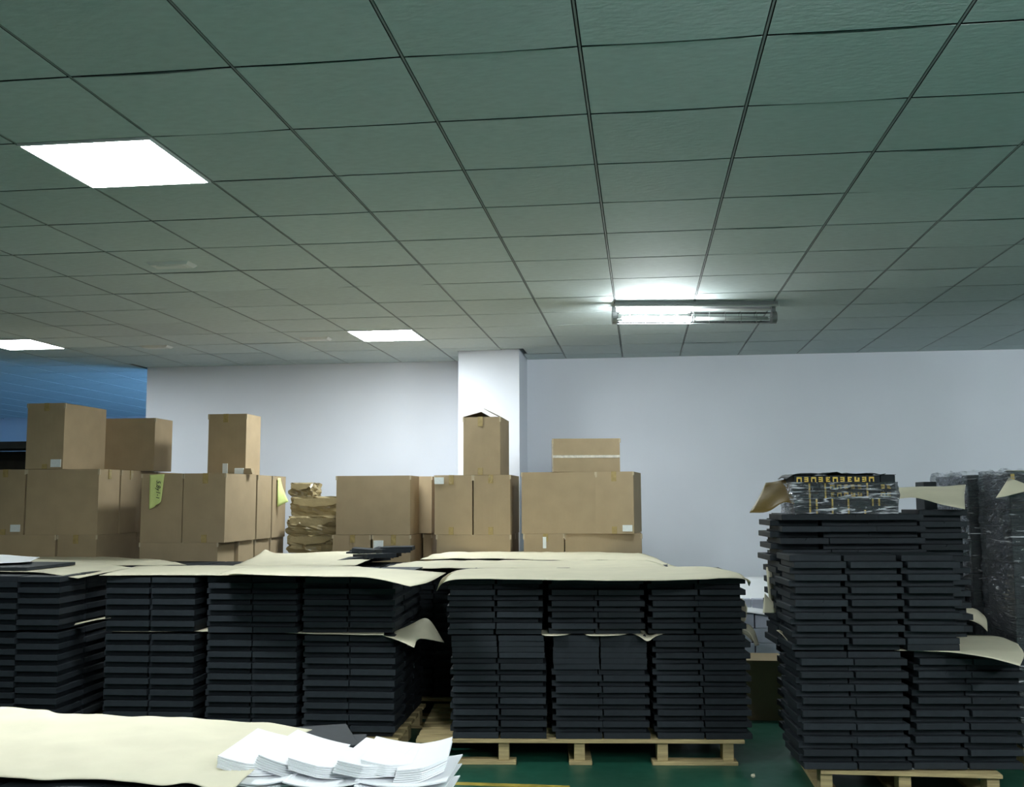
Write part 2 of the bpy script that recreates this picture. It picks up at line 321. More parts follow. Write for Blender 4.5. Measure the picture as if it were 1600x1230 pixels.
# ------------------------------------------------------------------ cartons
def carton(X0, X1, Y, D, z0, z1, label, rot=0, tape='v', stickers=(), group='brown cartons stacked by the back wall', flaps=False, side_tape=False):
    W = X1 - X0; H = z1 - z0 - .002
    t = empty('cardboard_carton', ((X0 + X1) / 2, Y + D / 2, z0), math.radians(rot), label, 'carton', group)
    hx, hy = W / 2, D / 2
    b = MB(); sd = random.random() * 50
    # slightly bulging sides
    n = 4
    def wallgrid(p, du, nrm):
        P = []
        for j in range(n + 1):
            row = []
            for i in range(n + 1):
                u, v = i / n, j / n; e = .006 * math.sin(math.pi * u) * math.sin(math.pi * v) * (.3 + nz(sd, u * 2 + nrm.x, v))
                row.append(Vector(p) + Vector(du) * u + Vector((0, 0, H)) * v + nrm * (e + 0))
            P.append(row)
        b.grid(P)
    wallgrid((-hx, -hy, 0), (W, 0, 0), Vector((0, -1, 0))); wallgrid((hx, -hy, 0), (0, D, 0), Vector((1, 0, 0)))
    wallgrid((hx, hy, 0), (-W, 0, 0), Vector((0, 1, 0))); wallgrid((-hx, hy, 0), (0, -D, 0), Vector((-1, 0, 0)))
    b.add([(-hx, -hy, 0), (-hx, hy, 0), (hx, hy, 0), (hx, -hy, 0)], [(0, 1, 2, 3)])
    b.build('body', M['carton'], t)
    if flaps:
        def flap(poly, nm='flap'):
            v0 = [Vector(p) for p in poly]; nn = (v0[1] - v0[0]).cross(v0[2] - v0[0]).normalized() * .004
            f = MB(); f.add([p for p in v0] + [p + nn for p in v0], [(3, 2, 1, 0), (4, 5, 6, 7), (0, 1, 5, 4), (1, 2, 6, 5), (2, 3, 7, 6), (3, 0, 4, 7)]); f.build(nm, M['cartonin'], t)
        flap([(-hx, -hy, H), (-hx + .16, -hy + .02, H + .045), (-hx + .16, hy - .02, H + .045), (-hx, hy, H)])
        flap([(hx, hy, H), (hx - .15, hy - .02, H + .075), (hx - .15, -hy + .02, H + .075), (hx, -hy, H)])
        flap([(-hx + .01, hy, H), (hx - .01, hy, H), (hx - .02, hy - .15, H - .03), (-hx + .02, hy - .15, H - .03)])
        flap([(hx - .01, -hy, H), (-hx + .01, -hy, H), (-hx + .02, -hy + .15, H - .05), (hx - .02, -hy + .15, H - .05)])
    else:
        for s in (-1, 1): MB().box(-hx if W < D else -hx, hx, min(0, s * hy) + .001, max(0, s * hy) - .001, H - .003, H + .001).build('flap', M['carton'], t)
    if tape == 'v':
        o = random.uniform(-.02, .02)
        for z in ((H - random.uniform(.06, .09), H), (0, random.uniform(.04, .07))): MB().box(o - .022, o + .022, -hy - .0065, -hy + .002, *z).build('tape', M['tape'], t)
        MB().box(o - .022, o + .022, -hy, hy, H, H + .0025).build('tape', M['tape'], t)
    elif tape == 'h':
        b = MB(); b.box(-hx, hx, -hy - .0075, -hy + .001, H * .42, H * .50); b.build('tape', M['cleartape'], t)
        MB().box(-hx, hx, -hy - .0035, -hy + .001, H * .50, H * .505).build('seam', M['cartonin'], t)
        MB().box(-hx - .004, -hx + .001, -hy, -hy + .04, 0, H).build('tape', M['cleartape'], t)
    for (u, v, sw, sh) in stickers:
        MB().box(-hx + u * W - sw / 2, -hx + u * W + sw / 2, -hy - .009, -hy + .001, v * H - sh / 2, v * H + sh / 2).build('sticker', M['label'], t)
    if side_tape:
        MB().box(hx - .001, hx + .0075, -.022, .022, H - .08, H).build('tape', M['tape'], t)
    # taped corners, worn pale at the top edge
    for s in (-1, 1):
        MB().box(s * hx - .007, s * hx + .007, -hy - .003, -hy + .006, H - random.uniform(.03, .05), H + .0005).build('corner_wear', M['wear'], t)
    return t
G = 'brown cartons stacked by the back wall'
BUR = 'brown carton on the floor buried behind the pallets of black boxes'
BG = 'cartons hidden at floor level'
# right group (in front of the wall, right of the column)
a, b_, c_, d_ = .10, .645, 1.19, 1.733
carton(-1.062, -.40, 9.0, .345, c_, d_, 'wide plain carton under the flat taped carton, right of the column', tape='')
carton(-.375, -.04, 8.98, .62, c_, d_, 'upright carton with white sticker, rightmost of the upper row', rot=-6, stickers=[(.83, .09, .085, .055)])
carton(-1.045, -.69, 9.0, .66, b_, c_, 'short-ended carton with white tape, lower row right of the column', tape='v', stickers=[(.52, .86, .03, .10)])
carton(-.68, -.01, 9.02, .345, b_, c_, 'wide carton at the right end of the lower row', tape='')
carton(-.80, -.205, 9.02, .30, d_, 2.03, 'flat carton with tape seam across its front, topmost right of column', rot=7, tape='h')
# column group
carton(-1.85, -1.508, 9.0, .66, 1.18, 1.712, 'carton with white sticker at upper left, left of twin pair before column', stickers=[(.12, .91, .085, .06)])
carton(-1.495, -1.165, 9.0, .66, 1.18, 1.712, 'carton under the open-flapped carton, right of twin pair before column')
carton(-1.83, -1.165, 9.0, .345, .645, 1.18, 'wide carton below the twin pair in front of the column', tape='')
carton(-1.589, -1.255, 9.0, .62, 1.712, 2.235, 'tall carton with half-open top flaps standing before the white column', flaps=True)
# middle group
carton(-2.762, -2.075, 9.0, .36, 1.18, 1.712, 'wide dark carton with small side label, left of the twin pair', tape='', side_tape=False)
carton(-2.66, -1.96, 9.40, .36, 1.18, 1.712, 'carton mostly hidden behind the wide carton left of the twins', tape='')
carton(-2.79, -2.44, 9.0, .66, .645, 1.178, 'lower carton beside the wrapped parcels, without sticker', tape='v')
carton(-2.42, -2.07, 9.0, .66, .645, 1.178, 'lower carton with pale sticker at its upper left', stickers=[(.16, .84, .09, .075)])
carton(-2.05, -1.97, 9.45, .34, .645, 1.178, 'narrow carton end in shade between the two lower cartons', tape='')
# left group
LZ = 1.718; LB = 1.15
la = carton(-4.124, -3.765, 8.0, .67, LB, LZ, 'carton with the yellow note pasted on its front', tape='')
carton(-3.757, -3.395, 8.0, .67, LB, LZ, 'carton right of the yellow note, with a brightly lit right side', tape='v')
carton(-4.05, -3.39, 8.69, .345, LB, LZ, 'carton side seen right of the lit carton, second in the row', tape='')
carton(-4.05, -3.385, 9.05, .345, LB, LZ, 'carton at the row end with curled yellow sheet on its side', tape='')
carton(-4.124, -3.45, 8.0, .345, .59, LB, 'wide lower carton below the yellow note', tape='')
for i, (y, lb) in enumerate(((8.36, 'first lower carton side behind the wide carton under the note'), (8.71, 'second lower carton side in the row beneath the lit cartons'), (9.06, 'third lower carton side beside the wrapped parcels'))):
    carton(-4.05, -3.42 + .01 * i, y, .34, .59, LB, lb, tape='')
carton(-3.87, -3.515, 8.71, .345, LZ, 2.27, 'single tall carton with two stickers standing against the white wall', tape='v', stickers=[(.47, .10, .045, .10)])
# far-left group
carton(-5.51, -5.165, 8.0, .67, 1.213, 1.762, 'carton cut by the left frame edge, with low white sticker', tape='v', stickers=[(.80, .10, .085, .06)])
carton(-5.149, -4.505, 8.0, .345, 1.213, 1.762, 'wide carton beneath the tall stickered carton at far left', tape='', side_tape=True)
carton(-5.149, -4.50, 8.36, .345, 1.213, 1.762, 'carton whose taped side shows behind the wide far-left carton', tape='', side_tape=True)
carton(-5.54, -4.87, 8.0, .345, .65, 1.213, 'wide carton in the lower row at the left frame edge', tape='')
carton(-4.85, -4.505, 8.0, .67, .65, 1.213, 'lower row carton with dark right side at far left', tape='v')
carton(-5.171, -4.833, 8.0, .67, 1.764, 2.322, 'tall carton with white sticker, topmost at far left', tape='v', stickers=[(.82, .085, .09, .065)])
carton(-5.07, -4.40, 8.75, .345, 1.764, 2.247, 'wide carton on top, partly hidden behind the topmost stickered carton', tape='')
# buried supports
for X0, X1, Y, D, z0, z1 in ((-5.2, -4.53, 8.72, .345, 1.213, 1.762), (-5.2, -4.53, 9.09, .56, 1.213, 1.762), (-5.2, -4.53, 8.72, .93, .65, 1.213), (-5.2, -4.53, 8.72, .93, .1, .65),
                             (-5.54, -4.51, 8.0, .68, .1, .65), (-4.12, -3.45, 8.0, 1.4, .1, .59), (-1.04, -.02, 9.02, .66, .1, .645), (-2.79, -1.98, 9.0, .79, .1, .645), (-1.83, -1.17, 9.0, .66, .1, .645),
                             (-1.83, -1.17, 9.36, .3, .645, 1.178), (-.66, -.02, 9.38, .3, .645, 1.188), (-2.6, -2.08, 9.67, .12, .645, 1.178)):
    carton(X0, X1, Y, D, z0, z1, BUR, tape='', group=BG)
for x0, x1, y0, y1 in ((-5.55, -4.5, 8.0, 9.7), (-4.15, -3.4, 8.0, 9.45), (-2.82, -1.95, 8.98, 9.8), (-1.9, -1.1, 8.98, 9.7), (-1.08, 0, 8.98, 9.7), (-3.32, -2.83, 9.15, 9.7)):
    t = empty('wooden_pallet', ((x0 + x1) / 2, (y0 + y1) / 2, 0), 0, 'wooden pallet under the cartons by the wall, hidden from view', 'pallet', 'pallets under the cartons')
    hx, hy = (x1 - x0) / 2, (y1 - y0) / 2
    for k in range(5): MB().box(-hx, hx, -hy + k * (2 * hy - .1) / 4, -hy + k * (2 * hy - .1) / 4 + .1, .08, .099).build('deck_board', M['wood'], t)
    for k in (-1, 0, 1): MB().box(k * (hx - .05) - .04, k * (hx - .05) + .04, -hy, hy, 0, .08).build('stringer', M['wood'], t)

# yellow notes with handwriting
def curved_note(loc, w, h, rz, label, curl, writing=False):
    t = empty('paper_note', loc, rz, label, 'note')
    P = []
    for j in range(13):
        v = j / 12; row = []
        for i in range(9):
            u = i / 8; taper = 1 - .16 * v - .32 * (max(0, v - .8) / .2) ** 2 * u
            row.append((w * u * taper + .02 * v * w, -curl * (u ** 2) * (.25 + .75 * v) - .004, -h * v * (1 - .12 * u * max(0, v - .7) / .3) + .03 * u * w * (1 - v)))
        P.append(row)
    b = MB().grid(P); o = b.build('sheet', M['yellow'], t, True)
    so = o.modifiers.new('s', 'SOLIDIFY'); so.thickness = .0012
    if writing:
        fc = bpy.data.curves.new('writing', 'FONT'); fc.body = '5,8y1-1'; fc.size = .052; fc.extrude = .0004; fc.shear = .25
        fo = bpy.data.objects.new('tmp', fc); COL.objects.link(fo); dg = bpy.context.evaluated_depsgraph_get()
        me = bpy.data.meshes.new_from_object(fo.evaluated_get(dg)); bpy.data.objects.remove(fo)
        me.materials.clear(); me.materials.append(M['ink']); wo = inst('handwriting', me, t, (w * .50, -curl * .30 - .012, -h * .10), (math.radians(90), math.radians(90), 0))
        wo.rotation_euler = (Matrix(((0, 1, 0), (0, 0, -1), (-1, 0, 0))).to_euler())
        wo.location = (w * .52, -curl * .30 - .011, -.045)
    return t
p = onY(235, 742, 7.99)
curved_note((p.x, 7.985, p.z), .132, .285, 0, 'yellow-green note with handwriting hanging on a carton front', .03, True)
t = empty('paper_note', (-3.375, 9.16, 1.70), 0, 'curled yellow sheet standing off a carton side', 'note')
P = [[(.005 + .10 * (j / 10) ** 1.3 * (i / 6), -.02 + .07 * i / 6 - .05 * (j / 10) * i / 6, -.27 * j / 10 + .05 * (i / 6) * (j / 10)) for i in range(7)] for j in range(11)]
o = MB().grid(P).build('sheet', M['yellow'], t, True); o.modifiers.new('s', 'SOLIDIFY').thickness = .0012
for px0, px1, m_, lb in ((366, 380, 'label', 'small white card box on the carton beside the single tall carton'), (381, 395, 'carton', 'small brown card box on the carton next to the white one')):
    p0 = onY(px0, 737, 8.45); p1 = onY(px1, 737, 8.45)
    if m_ == 'label': tb = MB().box(0, p1.x - p0.x, 0, .07, 0, .052, c=.003)
    else: tb = MB().add([(0, 0, 0), (.078, 0, 0), (.078, .07, 0), (0, .07, 0), (0, 0, .05), (.062, 0, .05), (.062, .07, .05), (0, .07, .05)], [(0, 3, 2, 1), (4, 5, 6, 7), (0, 1, 5, 4), (1, 2, 6, 5), (2, 3, 7, 6), (3, 0, 4, 7)])
    tag(tb.build('small_box', M[m_], loc=(p0.x, 8.45, LZ + .0015)), lb, 'box')

# crumpled kraft-wrapped parcels
def parcel(x0, x1, y0, y1, z0, z1, label, seed):
    nx, ny, nzz = 14, 8, 7; bm = bmesh.new(); bmesh.ops.create_cube(bm, size=1)
    bmesh.ops.subdivide_edges(bm, edges=bm.edges[:], cuts=9, use_grid_fill=True)
    sx, sy, sz = x1 - x0, y1 - y0, z1 - z0
    for v in bm.verts:
        p = Vector((v.co.x * sx, v.co.y * sy, (v.co.z + .5) * sz)); q = p * 14 + Vector((seed * 7.3, 0, 0))
        cr = abs(noise.noise(q)) - .25 + .5 * (abs(noise.noise(q * 2.1)) - .25)
        sq = 1 - .04 * (abs(v.co.z) * 2) ** 6 - .04 * (abs(v.co.x) * 2) ** 8
        p.x *= sq; p.y *= sq
        d = Vector((v.co.x, v.co.y, 0)); d = d.normalized() if d.length else d
        side = 1 - (abs(v.co.z) * 2) ** 12
        p += d * cr * .055 * (side + .2)
        if v.co.z > .49: p.z -= .012 * max(0, cr + .2)
        v.co = p
    me = bpy.data.meshes.new('wrapped_parcel'); bm.to_mesh(me); bm.free(); me.materials.append(M['wrap'])
    t = empty('wrapped_parcel', ((x0 + x1) / 2, (y0 + y1) / 2, z0), 0, label, 'parcel', 'kraft wrapped parcels between the carton stacks')
    inst('wrapping', me, t)
    f = MB(); f.prism([(-sx * .42, sz * .62), (-sx * .1, sz * .45), (sx * .25, sz * .55), (sx * .44, sz * .78), (sx * .40, sz * .9), (-sx * .40, sz * .88)], -sy / 2 - .022, -sy / 2 - .014); f.build('flap', M['wrap'], t)
    f = MB(); f.add([(sx * .30, -sy / 2 - .018, sz * .9), (sx * .46, -sy / 2 - .03, sz * .55), (sx * .5, -sy / 2 + .02, sz * .92), (sx * .3, -sy / 2 - .01, sz * .88)], [(0, 1, 2), (0, 2, 3), (0, 3, 1), (1, 3, 2)]); f.build('fold', M['wrap'], t)
PZ = [.10, .42, .72, 1.005, 1.175, 1.345, 1.53, 1.66]
parcel(-3.24, -2.80, 9.2, 9.6, PZ[0], PZ[1], 'wrapped brown parcel at floor level, hidden from view', 1)
parcel(-3.24, -2.80, 9.2, 9.6, PZ[1], PZ[2], 'wrapped brown parcel second from the floor, hidden from view', 2)
parcel(-3.24, -2.80, 9.2, 9.6, PZ[2], PZ[3], 'wrapped brown parcel third from the floor, barely visible', 3)
parcel(-3.30, -2.815, 9.2, 9.6, PZ[3], PZ[4], 'crumpled brown parcel lowest of the visible wrapped pile', 4)
parcel(-3.31, -2.80, 9.2, 9.6, PZ[4], PZ[5], 'smooth-topped brown parcel, second lowest visible in the wrapped pile', 5)
parcel(-3.34, -2.76, 9.37, 9.7, PZ[5], PZ[6], 'heavily crumpled brown parcel second from the top of the wrapped pile', 6)
parcel(-3.34, -3.11, 9.38, 9.65, PZ[6], PZ[7], 'small square-ended brown parcel topmost of the wrapped pile', 7)

# ------------------------------------------------------------------ flat black boxes
BW, BD, BH = .262, .30, .0318
def box_mesh(notch):
    b = MB(); h = BH - .0012; hx = BW / 2
    if not notch: b.box(-hx, hx, 0, BD, 0, h, c=.0018)
    else:
        b.box(-hx, hx, .008, BD, 0, h, c=.0012)
        arc = [(.012 * math.cos(t), h - .013 * math.sin(t)) for t in [math.pi * k / 6 for k in range(7)]]
        b.prism([(-hx, 0), (hx, 0), (hx, h)] + arc + [(-hx, h)], 0, .009)
    return b.mesh('black_box', M['black'])
BM = [box_mesh(False), box_mesh(True)]
pile = MB(); NBOX = 0
def place_box(P, ang, z, label=None, group=None, notch=False):
    global NBOX
    if label:
        NBOX += 1
        o = inst('black_box', BM[1 if notch else 0], None, (P[0], P[1], z), (0, 0, ang)); tag(o, label, 'box', group)
    else:
        pile.box(-BW / 2, BW / 2, 0, BD, 0, BH - .0012, Matrix.Translation((P[0], P[1], z)) @ Matrix.Rotation(ang, 4, 'Z'))
rb = random.Random(3)
def column(P0, ang, off, dep, z0, n, alt=True, labeler=None, group=None, lean=0, straight=(), par=0, jit=.004, notchp=.12, bh=BH, amp=1.0):
    ux = Vector((math.cos(ang), math.sin(ang))); uy = Vector((-math.sin(ang), math.cos(ang)))
    for k in range(n):
        top = n - 1 - k
        a_ = 1 if (k + par) % 2 else -1
        s = a_ * .010 if alt and top not in straight else 0
        fwd = (-.006 if a_ > 0 else .032) if alt and top not in straight else .012
        Q = Vector(P0) + ux * (off + BW / 2 + s * amp + lean * k / max(1, n - 1) + rb.uniform(-jit, jit)) + uy * (dep + fwd * amp + rb.uniform(-jit, jit) * .6)
        place_box(Q, ang + rb.uniform(-.025, .025), z0 + k * bh, labeler(top) if labeler else None, group, rb.random() < notchp)
CN = ['first', 'second', 'third', 'fourth', 'fifth', 'sixth']
# centre pallet
CP, CA = (-1.115, 5.86), math.radians(5.5)
CO = [0, .272, .588, .858, 1.165, 1.435]
for i, o_ in enumerate(CO):
    lo = None if i in (2, 3) else (lambda k, i=i: f'black box {ORD[k]} from top, {CN[i]} column, lower tier of middle pallet' if k else f'topmost black box, {CN[i]} column, lower tier of middle pallet')
    column(CP, CA, o_ + .012, 0, .142, 18, True, lo, 'flat black boxes on the middle pallet', straight=(0, 1, 2, 3, 4, 5) if i in (2, 3) else ((0, 1, 2, 3) if i < 2 else ()), par=1)
    up = lambda k, i=i: f'black box {ORD[k]} from top, {CN[i]} column, upper tier of middle pallet' if k else f'topmost black box, {CN[i]} column, upper tier of middle pallet'
    column(CP, CA, o_ - .008, 0, .722, 10, True, up, 'flat black boxes on the middle pallet', par=0, straight=(9,) if i < 2 else ())
    for rw in (1, 2):
        column(CP, CA, o_, .32 * rw, .142, 18, True); column(CP, CA, o_, .32 * rw, .722, 10, True)
# left pallets
for P0, ang, offs in (((-3.16, 5.74), math.radians(3), [0, .275, .62, .89, 1.195, 1.465]), ((-4.82, 5.70), math.radians(2), [0, .27, .56, .83, 1.10])):
    for i, o_ in enumerate(offs):
        for rw in range(3):
            column(P0, ang, o_, .32 * rw, .142, 18, True, par=i // 2); column(P0, ang, o_ - .005, .32 * rw, .728, 10, True, par=i // 2)
# pallets behind the front row
for x0, y0, n, zt in ((-1.72, 7.02, 7, 1.025), (-1.70, 8.05, 6, 1.015), (-3.9, 7.02, 8, 1.02)):
    for i in range(n):
        for rw in range(3 if y0 < 8 else 2): column((x0, y0), 0, i * .275, .32 * rw, .142, int((zt - .142) / BH), True)
# loose black boxes lying in disorder at the far pallet
for i in range(15):
    p = onz(rb.uniform(536, 560) + i * 4.4, rb.uniform(883, 876) - i * .75, 1.03)
    pile.box(-BW / 2, BW / 2, 0, BD * .8, 0, BH, Matrix.Translation((p.x, p.y + .08, 1.02 + .013 * (i % 5))) @ Matrix.Rotation(rb.uniform(-1.2, 1.2), 4, 'Z') @ Matrix.Rotation(rb.uniform(-.12, .12), 4, 'Y'))
# right stacks
RP, RA = (.775, 5.36), math.radians(5.5)
RG = 'flat black boxes of the right-hand stacks'
for i, (o_, ln) in enumerate(((.0, .0), (.268, .0), (.545, .055), (.822, .045))):
    lab = lambda k, i=i: (f'black box {ORD[k]} from top' if k else 'topmost black box') + f', {CN[i]} column, lower tier of right-hand stack'
    column(RP, RA, o_, .015 if i < 2 else .03, .148, 18, True, lab, RG, lean=ln, par=1)
for i, o_ in enumerate((-.022, .258, .545)):
    lab = lambda k, i=i: (f'black box {ORD[k]} from top' if k else 'topmost black box') + f', {CN[i]} column, middle tier of right-hand stack'
    column(RP, RA, o_, 0, .729, 15, True, lab, RG, par=0, straight=(13, 14) if i == 2 else ())
nb = 22
for i, o_ in enumerate((-.02, .255, .500)):
    ux = Vector((math.cos(RA), math.sin(RA)))
    def lab(k, i=i): return (f'black box {ORD[k]} from top' if k else 'topmost black box') + f', {CN[i]} column, rear tier under the wrapped bundle' if k < 8 else None
    column(RP, RA, o_, .34, .709, nb - 8, True, None, RG, par=0, amp=.8)
    column(RP, RA, o_, .34, .709 + (nb - 8) * BH, 8, True, lab, RG, par=0, jit=.006, notchp=.25, amp=1.3 if i else 2.2)
    column(RP, RA, o_ + .10, .66, .709, nb, True)
    for rw in (1, 2): column(RP, RA, o_ + .03 + .055 * rw, .32 * rw, .148, 17, True, amp=1.5)
lab = lambda k: ((f'black box {ORD[k]} from top' if k else 'topmost black box') + ', shaded column right of the rear tier') if k < 15 else None
column(RP, RA, .80, .50, .729, 22, True, lab, RG, par=0)
for rw in (1, 2): column(RP, RA, .84, .32 * rw, .148, 18, True)

# foreground stack of black boxes under the big kraft sheet
FA = math.radians(-1.5); FP = (-2.47, 2.50)
fl = ['leftmost black box peeking from under the foreground kraft sheet', 'second black box under the front edge of the foreground kraft sheet', 'third black box under the front edge of the foreground kraft sheet',
      'fourth black box under the front edge of the foreground kraft sheet', 'fifth black box under the foreground kraft sheet, beside the white leaflets']
for i in range(5):
    for rw in range(2):
        n = 20
        column(FP, FA, i * .275, .32 * rw, .142, n, True, (lambda k, i=i: fl[i] if k == 0 else None) if rw == 0 else None, 'black boxes under the foreground kraft sheet', amp=.5)
# askew box at the sheet's right corner
p = onz(500, 1158, .76)
place_box((p.x + .03, p.y - .14), math.radians(24), .742, 'askew black box at the right corner of the foreground kraft sheet', 'black boxes under the foreground kraft sheet')
place_box((p.x + .02, p.y - .13), math.radians(10), .71)
for k in range(18): place_box((p.x + .0, p.y - .14), math.radians(rb.uniform(-3, 3)), .142 + k * BH)
pile_o = pile.build('black_box_pile', M['black'])
tag(pile_o, 'flat black boxes filling the left and rear pallets under kraft sheets', 'boxes', kind='stuff')

# ------------------------------------------------------------------ pallets
def pallet(loc, rz, w_, d_, label, blocks, skids, boards=7, zt=.14):
    t = empty('wooden_pallet', (*loc, 0), rz, label, 'pallet', 'wooden pallets under the black boxes')
    for k in range(boards):
        y = k * (d_ - .1) / (boards - 1); MB().box(0, w_, y, y + .1, zt - .02, zt, c=.002).build('deck_board', M['wood'], t)
    for x in blocks:
        for y in (0.02, d_ / 2 - .05, d_ - .12): MB().box(x - .03, x + .03, y, y + .1, .02, zt - .02, c=.002).build('block', M['wood'], t)
    for x0, x1 in skids:
        if x1 - x0 > .2:
            for y in (.0, d_ - .1): MB().box(x0, x1, y, y + .1, 0, .02, c=.002).build('skid_board', M['wood'], t)
        else: MB().box(x0, x1, 0, d_, 0, .02, c=.002).build('skid_board', M['wood'], t)
pallet((-1.30, 5.82), CA, 1.86, 1.0, 'long wooden pallet under the middle black boxes, front fully visible', [.05, .50, .93, 1.40, 1.77], [(0, .57), (.87, 1.0), (1.34, 1.82)])
pallet((-3.25, 5.72), math.radians(3), 1.85, 1.0, 'wooden pallet glimpsed behind the white leaflets', [.05, .92, 1.80], [(0, .5), (.86, 1), (1.35, 1.85)])
pallet((-4.9, 5.68), math.radians(2), 1.5, 1.0, 'wooden pallet in darkness at the left frame edge', [.05, .75, 1.45], [(0, 1.5)])
pallet((.865, 5.40), math.radians(.5), .87, .95, 'wooden pallet under the right-hand black stacks', [.03, .41, .83], [(0, .1), (.36, .46), (.77, .87)])
for x, y, ww, lb in ((-1.75, 7.0, 2.0, 'second'), (-1.75, 8.02, 1.75, 'third'), (-3.95, 7.08, 2.25, 'left rear')):
    pallet((x, y), 0, ww, .95, f'{lb} wooden pallet behind the front row, hidden from view', [.05, ww / 2, ww - .05], [(0, ww)])
pallet((-2.5, 2.48), FA, 1.38, .72, 'wooden pallet under the foreground kraft-covered boxes', [.05, .7, 1.33], [(0, 1.38)])

# ------------------------------------------------------------------ kraft and white sheets
def cr(p0, p1, p2, p3, t):
    return .5 * ((2 * p1) + (p2 - p0) * t + (2 * p0 - 5 * p1 + 4 * p2 - p3) * t * t + (3 * p1 - p0 - 3 * p2 + p3) * t ** 3)
def interp(pts, n):
    pts = [pts[0] * 2 - pts[1]] + pts + [pts[-1] * 2 - pts[-2]]; out = []
    m = len(pts) - 3
    for k in range(n + 1):
        x = min(k / n * m, m - 1e-6); i = int(x); out.append(cr(pts[i], pts[i + 1], pts[i + 2], pts[i + 3], x - i))
    return out
def sheet(net, label, z=None, nu=36, nv=12, amp=.003, freq=5, material='kraft', name='kraft_sheet', cat='paper sheet', group=None, thick=.0012, seed=0, lift=0):
    rows = []
    for r_ in net:
        pts = []
        for q in r_:
            if len(q) == 2: pts.append(onz(q[0], q[1], z))
            elif len(q) == 3: pts.append(onz(*q))
            else: pts.append(onY(q[0], q[1], q[3]))
        rows.append(interp(pts, nu))
    cols = [interp([rows[j][i] for j in range(len(rows))], nv) for i in range(nu + 1)]
    c0 = cols[nu // 2][nv // 2].copy(); P = []
    for i in range(nu + 1):
        P.append([cols[i][j] - c0 + Vector((0, 0, lift + amp * (nz(cols[i][j].x * freq + seed * 9, cols[i][j].y * freq, seed) + .5 * nz(cols[i][j].x * freq * 2.7, cols[i][j].y * freq * 2.7 + seed)))) for j in range(nv + 1)])
    o = MB().grid(P).build(name, M[material], smooth=True, loc=c0); md = o.modifiers.new('s', 'SOLIDIFY'); md.thickness = thick; md.offset = 0
    return tag(o, label, cat, group)
KG = 'kraft sheets over the black box pallets'
# front middle pallet
sheet([[(682, 924, None, 5.86), (696, 909, 1.035), (745, 904.5), (900, 907), (1040, 907), (1153, 904), (1171, 916, .99)],
       [(690, 905, 1.04), (712, 893), (760, 892), (900, 892), (1040, 892), (1140, 893), (1172, 908, 1.03)],
       [(706, 894), (735, 888.5), (790, 888), (900, 887.5), (1040, 886), (1110, 886), (1160, 901, 1.045)]], 'kraft sheet over the middle pallet, right corner curled, nearest of three', z=1.048, group=KG, seed=1)
sheet([[(592, 889), (680, 888), (800, 888), (930, 889), (1042, 887)], [(625, 881), (700, 880), (800, 880), (930, 880), (1030, 880)], [(650, 877), (720, 876), (800, 875.5), (930, 876), (1010, 875)]],
      'kraft sheet on the second pallet back, behind the middle sheet', z=1.040, group=KG, seed=2, amp=.006)
sheet([[(656, 874), (720, 873), (790, 873), (880, 876), (960, 876), (1020, 884, 1.0), (1062, 888, .98)], [(680, 866), (740, 866), (800, 866), (880, 867), (960, 869), (1010, 873), (1040, 880, 1.0)],
       [(702, 863), (750, 862.5), (800, 862), (885, 859, 1.03), (960, 863.5), (1003, 866), (1025, 872, 1.01)]], 'crinkled kraft sheet farthest back, with crumpled right end', z=1.030, group=KG, seed=3, amp=.008)
# left pallets
sheet([[(155, 899), (240, 898.5), (345, 899), (480, 899), (600, 901)], [(190, 890), (270, 890), (345, 890), (480, 890), (600, 891)], [(213, 885), (300, 884), (380, 884), (480, 884), (560, 885)]],
      'lower kraft sheet over the left pallet, mostly under another', z=1.060, group=KG, seed=4)
sheet([[(344, 896.5), (420, 899), (500, 901, 1.075), (580, 903, 1.07), (641, 917, 1.035)], [(362, 890), (440, 890), (520, 891), (600, 893), (672, 909, 1.05)], [(380, 886.5), (450, 886), (530, 886), (610, 889), (697, 895, 1.07)]],
      'upper kraft sheet overlapping on left pallet, drooping at its right corner', z=1.085, group=KG, seed=5, amp=.004)
sheet([[(-60, 894), (0, 893.5), (50, 894), (85, 898, 1.05), (122, 904, 1.03)], [(-60, 880), (0, 880), (60, 881), (130, 883), (170, 894, 1.04)], [(-60, 874), (0, 874), (60, 874), (140, 879), (216, 888.5)]],
      'kraft sheet over the leftmost pallet with pointed right corner', z=1.06, group=KG, seed=6)
sheet([[(362, 885, 1.045), (430, 884.5, 1.045), (500, 884, 1.045), (555, 884, 1.05)], [(395, 872, 1.06), (450, 871, 1.06), (520, 871, 1.06), (585, 872, 1.06)], [(414, 859, 1.105), (440, 865, 1.08), (520, 862, 1.08), (613, 862, 1.08)]],
      'pale sheet behind the left pallets with one upturned corner', group=KG, seed=7, amp=.006, freq=4)
sheet([[(-60, 884), (60, 884), (160, 884), (230, 883.5), (292, 883)], [(-60, 873), (60, 873), (160, 874), (230, 876), (270, 878)], [(-60, 868), (60, 868), (120, 868.5), (200, 872), (250, 875)]],
      'dim kraft sheet farthest at left, before the cartons', z=1.03, group=KG, seed=8, amp=.004)
# white sheet on a dark lid, upper left
p0, p1 = onz(-70, 886, 1.085), onz(47, 886, 1.085)
tag(MB().box(p0.x, p1.x, p0.y, p0.y + .55, 1.064, 1.084, c=.002).build('black_tray', M['black']), 'dark tray under the bluish white sheet at the left frame edge', 'box')
sheet([[(-70, 881), (0, 880), (47, 878)], [(-70, 872), (0, 872), (55, 874)], [(-70, 867), (0, 867), (62, 871)]], 'bluish white sheet lying at the left frame edge', z=1.10, group=KG, seed=9, material='white', amp=.002, name='white_sheet')
